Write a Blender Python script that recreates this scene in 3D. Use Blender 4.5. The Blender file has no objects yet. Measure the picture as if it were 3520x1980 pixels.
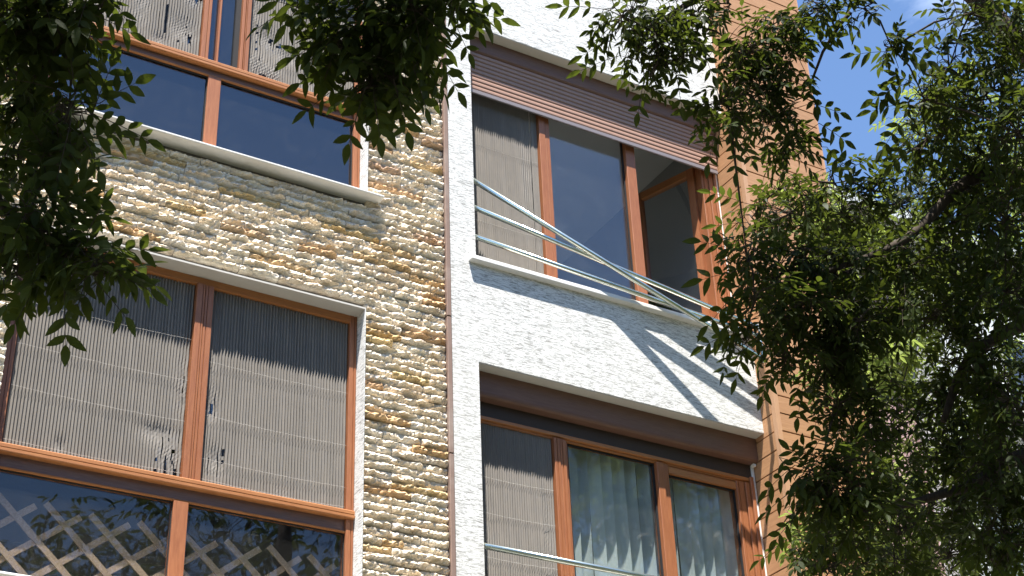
import bpy, bmesh, math, random
import numpy as np
from mathutils import Vector, Matrix
sc = bpy.context.scene
R = math.radians
random.seed(7); rng = np.random.default_rng(7)

# ------------------------------------------------------------ camera, sky, sun, exposure
YAW, PITCH, ROLL = 0.54814328, 0.55691204, 0.0420595
fwd = Vector((math.sin(YAW)*math.cos(PITCH), math.cos(YAW)*math.cos(PITCH), math.sin(PITCH)))
r0 = Vector((math.cos(YAW), -math.sin(YAW), 0)); d0 = fwd.cross(r0)
rt = math.cos(ROLL)*r0 + math.sin(ROLL)*d0; dn = -math.sin(ROLL)*r0 + math.cos(ROLL)*d0
cd = bpy.data.cameras.new('camera'); cam = bpy.data.objects.new('camera', cd); sc.collection.objects.link(cam)
M = Matrix((rt, -dn, -fwd)).transposed().to_4x4(); M.translation = Vector((0, -7.974, 1.6)); cam.matrix_world = M
cd.lens = 56.59; cd.sensor_width = 36; cd.clip_start = .1; cd.clip_end = 3000
sc.camera = cam

SUNV = Vector((-.70, -1.0, 3.4)).normalized()
w = bpy.data.worlds.new('World'); sc.world = w; w.use_nodes = True
wt = w.node_tree; wt.nodes.clear()
def wn(t, **k):
    n = wt.nodes.new(t)
    for a, b in k.items(): setattr(n, a, b)
    return n
sky = wn('ShaderNodeTexSky', sky_type='NISHITA', sun_disc=False)
sky.sun_elevation = math.asin(SUNV.z); sky.sun_rotation = math.atan2(SUNV.x, SUNV.y)
sky.air_density = 1.0; sky.dust_density = 0.; sky.ozone_density = 5.0; sky.altitude = 300
tc = wn('ShaderNodeTexCoord'); mp = wn('ShaderNodeMapping'); mp.inputs['Scale'].default_value = (1, 1, 2.2); mp.inputs['Location'].default_value = (3.3, 1.9, .2)
cn = wn('ShaderNodeTexNoise'); cn.inputs['Scale'].default_value = 2.6; cn.inputs['Detail'].default_value = 9; cn.inputs['Roughness'].default_value = .58; cn.inputs['Distortion'].default_value = .4
cr = wn('ShaderNodeValToRGB'); cr.color_ramp.elements[0].position = .56; cr.color_ramp.elements[1].position = .80
mx = wn('ShaderNodeMix', data_type='RGBA'); mx.inputs['B'].default_value = (5.6, 6.4, 7.8, 1)
L = wt.links.new
L(tc.outputs['Generated'], mp.inputs['Vector']); L(mp.outputs[0], cn.inputs['Vector']); L(cn.outputs['Fac'], cr.inputs['Fac'])
L(cr.outputs['Color'], mx.inputs['Factor']); L(sky.outputs[0], mx.inputs['A'])
bg = wn('ShaderNodeBackground'); bg.inputs['Strength'].default_value = .082; wo = wn('ShaderNodeOutputWorld')
L(mx.outputs['Result'], bg.inputs['Color']); L(bg.outputs[0], wo.inputs['Surface'])

sd = bpy.data.lights.new('sun', 'SUN'); sd.energy = 5.0; sd.angle = R(.53); sd.color = (1, .955, .89)
so = bpy.data.objects.new('sun', sd); sc.collection.objects.link(so)
so.rotation_euler = SUNV.to_track_quat('Z', 'Y').to_euler(); so.location = (0, -20, 30)

sc.view_settings.view_transform = 'Standard'; sc.view_settings.look = 'None'; sc.view_settings.gamma = 1
sc.view_settings.use_curve_mapping = False
sc.view_settings.exposure = 1.7
sc.cycles.max_bounces = 8; sc.cycles.transparent_max_bounces = 12

# ------------------------------------------------------------ helpers
C = sc.collection
def tag(o, label=None, cat=None, group=None, kind=None):
    if label: o['label'] = label
    if cat: o['category'] = cat
    if group: o['group'] = group
    if kind: o['kind'] = kind
    return o
def empty(name, loc=(0, 0, 0), parent=None):
    o = bpy.data.objects.new(name, None); C.objects.link(o); o.location = loc; o.empty_display_size = .2
    if parent: o.parent = parent
    return o
class MB:
    """collects shapes; build() links them as one mesh object"""
    def __init__(s): s.v = []; s.f = []; s.sm = False
    def add(s, vs, fs):
        n = len(s.v); s.v += [tuple(p) for p in vs]; s.f += [tuple(i+n for i in q) for q in fs]; return s
    def box(s, x0, x1, y0, y1, z0, z1, b=0.0):
        if b <= 0:
            return s.add([(x0,y0,z0),(x1,y0,z0),(x1,y1,z0),(x0,y1,z0),(x0,y0,z1),(x1,y0,z1),(x1,y1,z1),(x0,y1,z1)],
                         [(0,3,2,1),(4,5,6,7),(0,1,5,4),(1,2,6,5),(2,3,7,6),(3,0,4,7)])
        bm = bmesh.new(); bmesh.ops.create_cube(bm, size=1)
        for q in bm.verts: q.co = Vector(((x0+x1)/2+q.co.x*(x1-x0), (y0+y1)/2+q.co.y*(y1-y0), (z0+z1)/2+q.co.z*(z1-z0)))
        bmesh.ops.bevel(bm, geom=bm.edges[:], offset=b, segments=1, affect='EDGES')
        bm.verts.index_update()
        s.add([q.co[:] for q in bm.verts], [[q.index for q in f.verts] for f in bm.faces]); bm.free(); return s
    def tube(s, pts, rad, n=8, cap=True):
        pts = [Vector(p) for p in pts]; rs = rad if isinstance(rad, (list, tuple)) else [rad]*len(pts)
        base = len(s.v); up = Vector((0, 0, 1))
        for i, p in enumerate(pts):
            t = (pts[min(i+1, len(pts)-1)] - pts[max(i-1, 0)]).normalized()
            a = t.cross(up)
            if a.length < .05: a = t.cross(Vector((1, 0, 0)))
            a.normalize(); b = t.cross(a)
            for k in range(n):
                th = 2*math.pi*k/n; s.v.append(tuple(p + (a*math.cos(th)+b*math.sin(th))*rs[i]))
        for i in range(len(pts)-1):
            for k in range(n):
                A = base+i*n+k; B = base+i*n+(k+1) % n; s.f.append((A, B, B+n, A+n))
        if cap:
            s.f.append(tuple(base+k for k in range(n))[::-1]); e = base+(len(pts)-1)*n; s.f.append(tuple(e+k for k in range(n)))
        return s
    def prof(s, ring, x0, x1):
        """extrude a closed (y,z) profile along x"""
        n = len(ring); s.add([(x0, y, z) for y, z in ring]+[(x1, y, z) for y, z in ring],
            [(i, (i+1) % n, n+(i+1) % n, n+i) for i in range(n)]+[tuple(range(n))[::-1], tuple(range(n, 2*n))]); return s
    def vprof(s, ring, z0, z1):
        """extrude a closed (x,y) profile along z"""
        n = len(ring); s.add([(x, y, z0) for x, y in ring]+[(x, y, z1) for x, y in ring],
            [(i, (i+1) % n, n+(i+1) % n, n+i) for i in range(n)]+[tuple(range(n))[::-1], tuple(range(n, 2*n))]); return s
    def mesh(s, name, mat, smooth=False):
        m = bpy.data.meshes.new(name); m.from_pydata(s.v, [], s.f); m.update()
        bm = bmesh.new(); bm.from_mesh(m); bmesh.ops.recalc_face_normals(bm, faces=bm.faces); bm.to_mesh(m); bm.free()
        if mat: m.materials.append(mat)
        if smooth: m.polygons.foreach_set('use_smooth', [True]*len(m.polygons))
        return m
    def build(s, name, mat, parent=None, smooth=False):
        o = bpy.data.objects.new(name, s.mesh(name, mat, smooth)); C.objects.link(o)
        if parent: o.parent = parent
        return o

# ------------------------------------------------------------ materials
def mat(name, rough=.6, spec=.4):
    m = bpy.data.materials.new(name); m.use_nodes = True; nt = m.node_tree
    b = nt.nodes['Principled BSDF']; b.inputs['Roughness'].default_value = rough; b.inputs['Specular IOR Level'].default_value = spec
    return m, nt, b
def nd(nt, t, **k):
    n = nt.nodes.new(t)
    for a, b in k.items():
        if a in n.inputs.keys(): n.inputs[a].default_value = b
        else: setattr(n, a, b)
    return n
def noise(nt, scale, detail=5, rough=.6, sc3=(1, 1, 1), dist=0, coord='Object', rnd=False):
    t = nt.nodes.new('ShaderNodeTexCoord'); mpn = nt.nodes.new('ShaderNodeMapping'); mpn.inputs['Scale'].default_value = sc3
    nt.links.new(t.outputs[coord], mpn.inputs['Vector'])
    if rnd:
        oi = nt.nodes.new('ShaderNodeObjectInfo'); ml = nt.nodes.new('ShaderNodeMath'); ml.operation = 'MULTIPLY'; ml.inputs[1].default_value = 37.
        nt.links.new(oi.outputs['Random'], ml.inputs[0]); nt.links.new(ml.outputs[0], mpn.inputs['Location'])
    n = nt.nodes.new('ShaderNodeTexNoise'); n.inputs['Scale'].default_value = scale; n.inputs['Detail'].default_value = detail
    n.inputs['Roughness'].default_value = rough; n.inputs['Distortion'].default_value = dist
    nt.links.new(mpn.outputs[0], n.inputs['Vector']); return n
def ramp(nt, src, stops, interp='LINEAR'):
    r = nt.nodes.new('ShaderNodeValToRGB'); r.color_ramp.interpolation = interp
    e = r.color_ramp.elements
    while len(e) < len(stops): e.new(.5)
    for i, (p, c) in enumerate(stops):
        e[i].position = p; e[i].color = (*c, 1) if len(c) == 3 else c
    nt.links.new(src, r.inputs['Fac']); return r.outputs['Color']
def mixc(nt, f, a, b, mode='MIX'):
    n = nt.nodes.new('ShaderNodeMix'); n.data_type = 'RGBA'; n.blend_type = mode
    for key, v in (('Factor', f), ('A', a), ('B', b)):
        if hasattr(v, 'links'): nt.links.new(v, n.inputs[key])
        else: n.inputs[key].default_value = (*v, 1) if isinstance(v, tuple) else v
    return n.outputs['Result']
def bump(nt, b, h, strength=.5, dist=.01, prev=None):
    n = nt.nodes.new('ShaderNodeBump'); n.inputs['Strength'].default_value = strength; n.inputs['Distance'].default_value = dist
    nt.links.new(h, n.inputs['Height'])
    if prev: nt.links.new(prev, n.inputs['Normal'])
    nt.links.new(n.outputs[0], b.inputs['Normal']); return n.outputs[0]

def m_stone(name, cols):
    m, nt, b = mat(name, .9, .15)
    oi = nt.nodes.new('ShaderNodeObjectInfo')
    base = ramp(nt, oi.outputs['Random'], cols)
    n1 = noise(nt, 30, 6, .62, (.55, 1, 1), .4, rnd=True); n2 = noise(nt, 9, 4, .6, (1, 1, 1.4), rnd=True)
    c = mixc(nt, ramp(nt, n2.outputs['Fac'], [(.38, (0,0,0)), (.66, (1,1,1))]), base, mixc(nt, 1., base, (.84, .77, .68), 'MULTIPLY'))
    c = mixc(nt, ramp(nt, n1.outputs['Fac'], [(.33, (.75,.75,.75)), (.43, (0,0,0))]), c, (.36, .32, .27))
    nt.links.new(c, b.inputs['Base Color'])
    n3 = noise(nt, 75, 8, .7, (.7, 1, 1), rnd=True)
    p = bump(nt, b, n1.outputs['Fac'], 1., .016); bump(nt, b, n3.outputs['Fac'], .8, .006, p)
    return m
STONE = m_stone('pale_split_stone', [(0, (.88,.78,.62)), (.3, (.93,.86,.73)), (.55, (.82,.72,.59)), (.8, (.91,.80,.63)), (1, (.87,.80,.69))])
OCHRE = m_stone('ochre_split_stone', [(0, (.68,.48,.25)), (.4, (.62,.42,.26)), (.7, (.74,.58,.32)), (1, (.58,.41,.29))])

def m_stucco():
    m, nt, b = mat('scratched_white_plaster', .85, .2)
    s1 = noise(nt, 54, 5, .6, (.20, .20, 1.5), .9); s2 = noise(nt, 120, 4, .7, (.22, .22, 1), .6); s3 = noise(nt, 1.3, 4, .6)
    s4 = noise(nt, 95, 3, .6, (.13, .13, 1.25), .5)
    s5 = noise(nt, 60, 3, .6, (.25, .25, 1.), 0.)
    g = ramp(nt, s1.outputs['Fac'], [(.455, (1,1,1)), (.478, (0,0,0)), (.502, (0,0,0)), (.525, (1,1,1))]); gt = ramp(nt, s5.outputs['Fac'], [(.51, (0,0,0)), (.60, (1,1,1))]); g = mixc(nt, 1., g, gt, 'LIGHTEN')
    g2 = ramp(nt, s4.outputs['Fac'], [(.39, (0,0,0)), (.44, (1,1,1))])
    both = mixc(nt, 1., g, g2, 'MULTIPLY')
    c = mixc(nt, both, (.29, .285, .265), (.69, .688, .665))  # grooves coloured grey to carry their self-shadow
    c = mixc(nt, ramp(nt, s3.outputs['Fac'], [(.4, (0,0,0)), (.75, (.35,.35,.35))]), c, (.66, .65, .60))
    nt.links.new(c, b.inputs['Base Color'])
    p = bump(nt, b, both, .35, .002); bump(nt, b, s2.outputs['Fac'], .15, .001, p)
    return m
STUCCO = m_stucco()
def m_plain(name, col, rough=.6, spec=.3, var=.12, bs=.1, scale=8, col2=None):
    m, nt, b = mat(name, rough, spec)
    n = noise(nt, scale, 6, .65)
    c = mixc(nt, n.outputs['Fac'], tuple(x*(1-var) for x in col), tuple(min(1, x*(1+var)) for x in col))
    if col2:
        n2 = noise(nt, 2.2, 6, .7); c = mixc(nt, ramp(nt, n2.outputs['Fac'], [(.5, (0,0,0)), (.8, (1,1,1))]), c, col2)
    nt.links.new(c, b.inputs['Base Color'])
    n3 = noise(nt, scale*14, 4, .6); bump(nt, b, n3.outputs['Fac'], bs, .003)
    return m
REVEAL = m_plain('grey_white_reveal_plaster', (.50, .48, .44), .8, .2, .1, .3, 6, (.50, .48, .44))
MARBLE = m_plain('off_white_sill_stone', (.70, .69, .66), .45, .4, .07, .08, 5, (.52, .50, .45))
def m_grain(name, ca, cb, rough, spec, sc3, bs=.12, wear=None, rnd=True, coat=0.):
    m, nt, b = mat(name, rough, spec)
    n = noise(nt, 14, 6, .62, sc3, .5, rnd=rnd); n2 = noise(nt, 2.5, 3, .5, rnd=rnd)
    c = mixc(nt, ramp(nt, n.outputs['Fac'], [(.3, (0,0,0)), (.7, (1,1,1))]), ca, cb)
    oi = nt.nodes.new('ShaderNodeObjectInfo')
    c = mixc(nt, .22, c, mixc(nt, 1., c, ramp(nt, oi.outputs['Random'], [(0, (.6,.6,.6)), (1, (1,1,1))]), 'MULTIPLY')) if rnd else c
    if wear: c = mixc(nt, ramp(nt, n2.outputs['Fac'], [(.55, (0,0,0)), (.85, (.6,.6,.6))]), c, wear)
    nt.links.new(c, b.inputs['Base Color']); b.inputs['Coat Weight'].default_value = coat
    bump(nt, b, n.outputs['Fac'], bs, .002); return m
OAK = m_grain('golden_oak_frame', (.25, .085, .034), (.35, .135, .055), .42, .45, (9, 9, .7))
OAKH = m_grain('golden_oak_rail', (.31, .118, .040), (.42, .178, .062), .42, .45, (.7, 9, 9))
CLADF = m_grain('tan_cladding_board', (.36, .185, .09), (.48, .265, .135), .55, .3, (.5, 6, 7), .1)
CLADS = m_grain('tan_cladding_side_board', (.37, .19, .09), (.48, .26, .13), .55, .3, (6, .5, 7), .1)
TRIM = m_grain('tan_corner_trim', (.44, .24, .13), (.52, .31, .18), .5, .35, (6, 6, .5), .06)
SLAT = m_plain('pinkish_brown_shutter_slat', (.33, .20, .148), .45, .4, .08, .05, 10)
BOXM = m_grain('brown_shutter_box', (.135, .072, .05), (.18, .098, .07), .5, .35, (.7, 8, 8), .08, rnd=False)
BARM = m_plain('mauve_shutter_end_bar', (.20, .175, .18), .4, .5, .08, .05)
JOINT = m_plain('brown_joint_trim', (.22, .15, .12), .7, .2, .15, .2, 9, (.34, .28, .24))
RAILM = m_grain('shaded_mauve_rail', (.15, .085, .07), (.21, .125, .10), .5, .4, (.7, 9, 9), .1, rnd=False)  # rail colour darkened to hold the shade under the projecting track
DARK = m_plain('dark_rubber_gasket', (.02, .02, .022), .7, .2)
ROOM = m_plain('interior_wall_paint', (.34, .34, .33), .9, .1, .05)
ROOMD = m_plain('interior_wall_dimmed_colour', (.16, .15, .14), .9, .1, .05)  # dimness of the other rooms put into wall and ceiling colour
CEIL = m_plain('interior_ceiling_paint', (.66, .66, .64), .9, .1, .04)
FLOORM = m_plain('interior_floor', (.42, .36, .29), .6, .3)
def m_steel():
    m, nt, b = mat('galvanised_tube', .27, .5); b.inputs['Metallic'].default_value = .92; b.inputs['Base Color'].default_value = (.60, .66, .60, 1)
    n = noise(nt, 30, 4, .6, (.3, 1, 1)); r = nd(nt, 'ShaderNodeMapRange'); r.inputs['To Min'].default_value = .12; r.inputs['To Max'].default_value = .22
    nt.links.new(n.outputs['Fac'], r.inputs['Value']); nt.links.new(r.outputs[0], b.inputs['Roughness']); return m
STEEL = m_steel()
WCABLE = m_plain('white_plastic_rail', (.72, .70, .68), .35, .5, .1)
def m_screen():
    m, nt, b = mat('pleated_grey_mesh', .85, .15)
    n = noise(nt, 4, 5, .6); n2 = noise(nt, 60, 3, .6, (1, 1, .2))
    c = mixc(nt, n.outputs['Fac'], (.20, .18, .157), (.28, .255, .225))
    c = mixc(nt, ramp(nt, n2.outputs['Fac'], [(.35, (.5,.5,.5)), (.6, (0,0,0))]), c, (.20, .19, .18))
    nt.links.new(c, b.inputs['Base Color']); bump(nt, b, n2.outputs['Fac'], .3, .002)
    tr = nd(nt, 'ShaderNodeBsdfTransparent'); ms = nd(nt, 'ShaderNodeMixShader'); ms.inputs[0].default_value = .13
    out = nt.nodes['Material Output']; nt.links.new(b.outputs[0], ms.inputs[1]); nt.links.new(tr.outputs[0], ms.inputs[2]); nt.links.new(ms.outputs[0], out.inputs['Surface'])
    return m
SCREEN = m_screen()
CORD = m_plain('pale_cord', (.50, .48, .45), .8, .1)
def m_glass(name, tint=(.90, .92, .92), streak=False, r0f=.075):
    m, nt, b = mat(name, .02); nt.nodes.remove(b)
    lw = nd(nt, 'ShaderNodeLayerWeight'); lw.inputs['Blend'].default_value = .5; pw = nd(nt, 'ShaderNodeMath', operation='POWER'); pw.inputs[1].default_value = 4.; nt.links.new(lw.outputs['Facing'], pw.inputs[0]); fr = nd(nt, 'ShaderNodeMath', operation='MULTIPLY_ADD'); fr.use_clamp = True; fr.inputs[1].default_value = .9; fr.inputs[2].default_value = r0f; nt.links.new(pw.outputs[0], fr.inputs[0])
    gl = nd(nt, 'ShaderNodeBsdfGlossy'); gl.inputs['Roughness'].default_value = .0; gl.inputs['Color'].default_value = (.95, .97, 1, 1)
    tr = nd(nt, 'ShaderNodeBsdfTransparent'); tr.inputs['Color'].default_value = (*tint, 1)
    df = nd(nt, 'ShaderNodeBsdfDiffuse'); df.inputs['Color'].default_value = (.42, .42, .40, 1)
    m1 = nd(nt, 'ShaderNodeMixShader'); nt.links.new(fr.outputs[0], m1.inputs[0]); nt.links.new(tr.outputs[0], m1.inputs[1]); nt.links.new(gl.outputs[0], m1.inputs[2])
    m2 = nd(nt, 'ShaderNodeMixShader'); nt.links.new(m1.outputs[0], m2.inputs[1]); nt.links.new(df.outputs[0], m2.inputs[2])
    n = noise(nt, 7, 7, .7, (1, 1, .8), 1.2)
    f = ramp(nt, n.outputs['Fac'], [(.5, (.012,.012,.012)), (.62, (.05,.05,.05) if streak else (.022,.022,.022)), (.75, (.25,.25,.25) if streak else (.03,.03,.03))])
    nt.links.new(f, m2.inputs[0]); nt.links.new(m2.outputs[0], nt.nodes['Material Output'].inputs['Surface'])
    nb = noise(nt, 1.7, 2, .5); bp = nd(nt, 'ShaderNodeBump'); bp.inputs['Strength'].default_value = .05; bp.inputs['Distance'].default_value = .02
    nt.links.new(nb.outputs['Fac'], bp.inputs['Height']); nt.links.new(bp.outputs[0], gl.inputs['Normal'])
    return m
CLEAR = m_glass('clear_lower_glass', (.95, .95, .95), False, .038); GLASS = m_glass('window_glass', (.45, .48, .52), False, .115); DIRTY = m_glass('dusty_window_glass', (.92, .93, .93), True, .035)
def m_blind():
    m, nt, b = mat('pale_teal_blind_fabric', .8, .2)
    n = noise(nt, 6, 4, .6, (3, 1, .4)); c = mixc(nt, n.outputs['Fac'], (.56, .66, .64), (.72, .80, .77))
    nt.links.new(c, b.inputs['Base Color'])
    tl = nd(nt, 'ShaderNodeBsdfTranslucent'); tl.inputs['Color'].default_value = (.5, .6, .58, 1); ms = nd(nt, 'ShaderNodeMixShader'); ms.inputs[0].default_value = .25
    nt.links.new(b.outputs[0], ms.inputs[1]); nt.links.new(tl.outputs[0], ms.inputs[2]); nt.links.new(ms.outputs[0], nt.nodes['Material Output'].inputs['Surface']); return m
BLUEP = m_glass('bluish_window_glass', (.90, .94, .98), False, .075)
BLIND = m_blind()
LATT = m_grain('weathered_trellis_wood', (.27, .20, .135), (.42, .32, .225), .85, .15, (6, 6, 6), .3)
def m_leaf(name, ca, cb, tcol, tf=.38):
    m, nt, b = mat(name, .55, .12)
    oi = nd(nt, 'ShaderNodeObjectInfo'); n = noise(nt, 9, 3, .6, rnd=False); n2 = noise(nt, 1.8, 2, .5)
    f = mixc(nt, .5, n.outputs['Fac'], n2.outputs['Fac'])
    c = mixc(nt, ramp(nt, f, [(.35, (0,0,0)), (.65, (1,1,1))]), ca, cb)
    nt.links.new(c, b.inputs['Base Color'])
    tl = nd(nt, 'ShaderNodeBsdfTranslucent'); tl.inputs['Color'].default_value = (*tcol, 1); ms = nd(nt, 'ShaderNodeMixShader'); ms.inputs[0].default_value = tf
    nt.links.new(b.outputs[0], ms.inputs[1]); nt.links.new(tl.outputs[0], ms.inputs[2]); nt.links.new(ms.outputs[0], nt.nodes['Material Output'].inputs['Surface']); return m
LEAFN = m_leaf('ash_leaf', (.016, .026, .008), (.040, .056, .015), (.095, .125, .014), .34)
LEAFB = m_leaf('sunny_ash_leaf', (.08, .115, .020), (.17, .22, .050), (.27, .34, .075), .48)  # paler copy of the ash leaf, sunlight put into its greens
BARK = m_grain('grey_brown_bark', (.035, .028, .022), (.075, .06, .047), .9, .1, (5, 5, 1.2), .6)

# ------------------------------------------------------------ ground
g = MB().add([(-300,-300,0),(300,-300,0),(300,300,0),(-300,300,0)], [(0,1,2,3)])
tag(g.build('ground', m_plain('park_grass', (.065, .068, .045), .95, .1, .2, .4, .4)), kind='structure')
g = MB().box(-40, 60, -2.6, -.02, .004, .14, .02)
tag(g.build('pavement', m_plain('concrete_paving', (.24, .23, .21), .9, .2, .15, .4, 3)), kind='structure')
g = MB().add([(-60,-17,.006),(80,-17,.006),(80,-12,.006),(-60,-12,.006)], [(0,1,2,3)])
tag(g.build('road', m_plain('asphalt', (.06, .06, .062), .9, .2, .2, .5, 20)), kind='structure')

# ------------------------------------------------------------ the apartment building
B = empty('apartment_building', (4, 0, 0))
tag(B, 'apartment building clad in rough pale stone, white scratched plaster and tan boards', 'building')
B.location = (0, 0, 0)
def part(name, parent=B): return empty(name, (0, 0, 0), parent)

LX0, LX1 = 1.60, 3.76          # left window bay
SX1 = 4.352                    # end of the stone, joint trim to 4.388
RX0, RX1 = 4.59, 6.935         # right window bay
LWIN = [(4.79, 6.94), (7.81, 9.84)]
RWIN = [(4.62, 6.77), (7.57, 9.67)]
TOP = 12.6
def walls(mb, x0, x1, y0, y1, z0, z1, hx0, hx1, holes):
    zs = z0
    for a, b in holes:
        mb.box(x0, x1, y0, y1, zs, a)
        if hx0 > x0: mb.box(x0, hx0, y0, y1, a, b)
        if hx1 < x1: mb.box(hx1, x1, y0, y1, a, b)
        zs = b
    mb.box(x0, x1, y0, y1, zs, z1)
LOWH = [(1.2, 3.4)]
core = MB(); walls(core, -6, 4.37, .045, .26, 0, TOP, LX0-.004, LX1+.004, [(a-.004, b+.004) for a, b in LWIN])
core.build('backing_wall', m_plain('grey_mortar', (.16, .15, .135), .95, .1, .15, .4), B)
pl = MB(); walls(pl, 4.385, RX1+.004, 0, .26, 0, TOP, RX0, RX1+.004, RWIN)
pl.build('plaster_wall', STUCCO, B)
# reveals
for a, b in LWIN:
    MB().box(LX1, LX1+.005, -.014, .118, a, b).build('window_reveal', STUCCO, B)
for a, b in LWIN: MB().box(LX0-.004, LX1+.005, -.012, .118, b, b+.012).build('lintel_soffit', REVEAL, B)
for a, b in RWIN: MB().box(RX0+.001, RX1, .004, .118, b-.006, b+.01).build('lintel_soffit', REVEAL, B)
# joint trim in segments with open butt joints
for z0, z1 in ((0, 3.3), (3.306, 4.66), (4.668, 4.90), (4.908, 6.05), (6.056, 7.05), (7.056, 9.2), (9.206, 11), (11.006, TOP)):
    q = MB().box(4.354, 4.387, -.014, .05, z0, z1, .004); o = q.build('joint_trim', JOINT, B)

# rooms behind the windows
for x0, x1 in ((LX0-.9, 4.30), (4.42, RX1+.10)):
    for z0, z1 in ((4.1, 6.85), (7.12, 9.76)):
        rm = MB(); rm.box(x0-.1, x0, .262, 4.0, z0, z1); rm.box(x1, x1+.1, .262, 4.0, z0, z1)
        rm.box(x0-.1, x1+.1, 4.0, 4.1, z0, z0+.8); rm.box(x0-.1, x1+.1, 4.0, 4.1, z1-.15, z1); rm.box(x0-.1, x0+.3, 4.0, 4.1, z0+.8, z1-.15); rm.box(x1-.3, x1+.1, 4.0, 4.1, z0+.8, z1-.15)
        if not (x0 > 4 and z0 > 7): rm.box(x0+.31, x1-.31, 4.02, 4.09, z0+.81, z1-.16)  # upper right back wall stays open, an added hole to let skylight in
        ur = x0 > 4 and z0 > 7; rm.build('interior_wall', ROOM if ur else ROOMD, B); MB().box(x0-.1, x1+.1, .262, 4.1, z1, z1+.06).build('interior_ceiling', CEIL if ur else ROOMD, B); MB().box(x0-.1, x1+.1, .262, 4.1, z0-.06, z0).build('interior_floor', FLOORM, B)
MB().box(-6.2, 7.9, -.1, 4.3, TOP, TOP+.25).build('roof_slab', REVEAL, B)

# ---- split stone cladding
ST = part('stone_cladding')
def stone_mesh(L, H, k, name):
    nx = max(8, int(L/.015)); nz = 5; vs = []; fs = []
    r = np.random.default_rng(100+k)
    def lump(n, s):
        return r.normal(0, 1, (n, s))
    low = r.normal(0, 1, (max(3, nx//3)+2, 4))
    for j in range(nz+1):
        v = j/nz
        for i in range(nx+1):
            u = i/nx
            a = u*(low.shape[0]-1.001); ia = int(a); bb = v*2.999; ib = int(bb)
            f1, f2 = a-ia, bb-ib
            h = (low[ia, ib]*(1-f1)*(1-f2)+low[min(ia+1, low.shape[0]-1), ib]*f1*(1-f2)+low[ia, min(ib+1, 3)]*(1-f1)*f2+low[min(ia+1, low.shape[0]-1), min(ib+1, 3)]*f1*f2)
            v0 = .52+.11*math.sin(i*1.3+k*2.1)+.06*math.sin(i*.7+k); belly = .0235*((v/v0)**.8 if v < v0 else ((1-v)/(1-v0))**.7)
            edge = 0 if (i in (0, nx) or j in (0, nz)) else 1
            y = -(belly*(.75+.35*edge)-.004 + edge*(.0085*h + r.normal(0, .0055)))
            jx = 0 if i in (0, nx) else r.normal(0, .0028); jz = r.normal(0, .0022) if edge else (r.normal(0, .0014) if j in (0, nz) else 0)
            vs.append((-L/2+u*L+jx, y, -H/2+v*H+jz))
    for j in range(nz):
        for i in range(nx):
            a = j*(nx+1)+i; fs.append((a, a+1, a+nx+2, a+nx+1))
    # back edge ring so that joints have depth
    n = len(vs); per = [i for i in range(nx+1)]+[j*(nx+1)+nx for j in range(1, nz+1)]+[nz*(nx+1)+i for i in range(nx-1, -1, -1)]+[j*(nx+1) for j in range(nz-1, 0, -1)]
    for p in per: x, y, z = vs[p]; vs.append((x, .046, z))
    m_ = len(per)
    for q in range(m_): fs.append((per[(q+1) % m_], per[q], n+q, n+(q+1) % m_))
    mb = MB(); mb.add(vs, fs); return mb
HS = .0545; LENS = [.14, .20, .26, .33, .42]
SM = {}
for li, Ls in enumerate(LENS):
    for k in range(5):
        mb = stone_mesh(Ls-.0035, HS-.0035, li*10+k, 's')
        SM[(li, k, 0)] = mb.mesh('pale_stone', STONE); SM[(li, k, 1)] = mb.mesh('ochre_stone', OCHRE)
SMB = {key: ([v.co[:] for v in m.vertices], [tuple(p.vertices) for p in m.polygons]) for key, m in SM.items()}
camv = cam.matrix_world.translation; cinv = cam.matrix_world.inverted()
def inframe(p, mx_=1.0):
    q = cinv @ Vector(p)
    if q.z > -.1: return False
    s_ = 56.59/36; u = q.x/-q.z*s_; v = q.y/-q.z*s_*3520/1980
    return abs(u) < .5*mx_ and abs(v) < .5*mx_
spots = []
rs = random.Random(11)
def lay(x0, x1, z):
    x = x0
    while x < x1-.001:
        li = rs.choice([0, 1, 1, 2, 2, 3, 3, 4]); Ls = LENS[li]
        rem = x1-x
        if rem < Ls+.09:
            # last piece: nearest length, scaled to close the course
            li = min(range(5), key=lambda q: abs(LENS[q]-rem)); sx = rem/LENS[li]; Ls = rem
        else: sx = 1.
        spots.append((x+Ls/2, z+HS/2, li, sx)); x += Ls
rows = int((11.2-3.4)/HS)
for r_ in range(rows):
    z = 3.4+r_*HS; zc = z+HS/2; segs = [(.55, SX1)]
    for a, b in LWIN:
        if a-.05 < zc < b+.035: segs = [(.55, LX0-.002), (LX1+.006, SX1)]
    for a, b in segs: lay(a, b, z)
OC = [(4.2, 8.42), (4.13, 8.22), (3.95, 8.30), (4.2, 7.62), (4.1, 7.97), (3.9, 8.14), (2.6, 7.35), (3.05, 7.32), (3.4, 7.28), (3.1, 7.12), (2.35, 7.1), (3.9, 6.78), (4.25, 6.86),
      (4.1, 6.52), (3.9, 6.20), (4.25, 6.05), (4.2, 5.75), (3.9, 5.72), (4.05, 5.4), (3.9, 5.33), (4.2, 5.1), (2.2, 7.65), (1.9, 7.3), (2.9, 7.55), (3.55, 7.5), (4.0, 7.45), (4.22, 7.28)]
def is_ochre(x, z):
    for a, b in OC:
        if abs(x-a) < .13 and abs(z-b) < HS*.52: return True
    return rs.random() < .025
vis = []
for i, (x, z, li, sx) in enumerate(spots):
    vis.append((inframe((x, 0, z)), -abs(x-3.2)-abs(z-7)*.3, i))
shown = set([i for a, b, i in sorted(vis, key=lambda t: (not t[0], -t[1]))[:300]])
rest = {0: MB(), 1: MB()}
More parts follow.
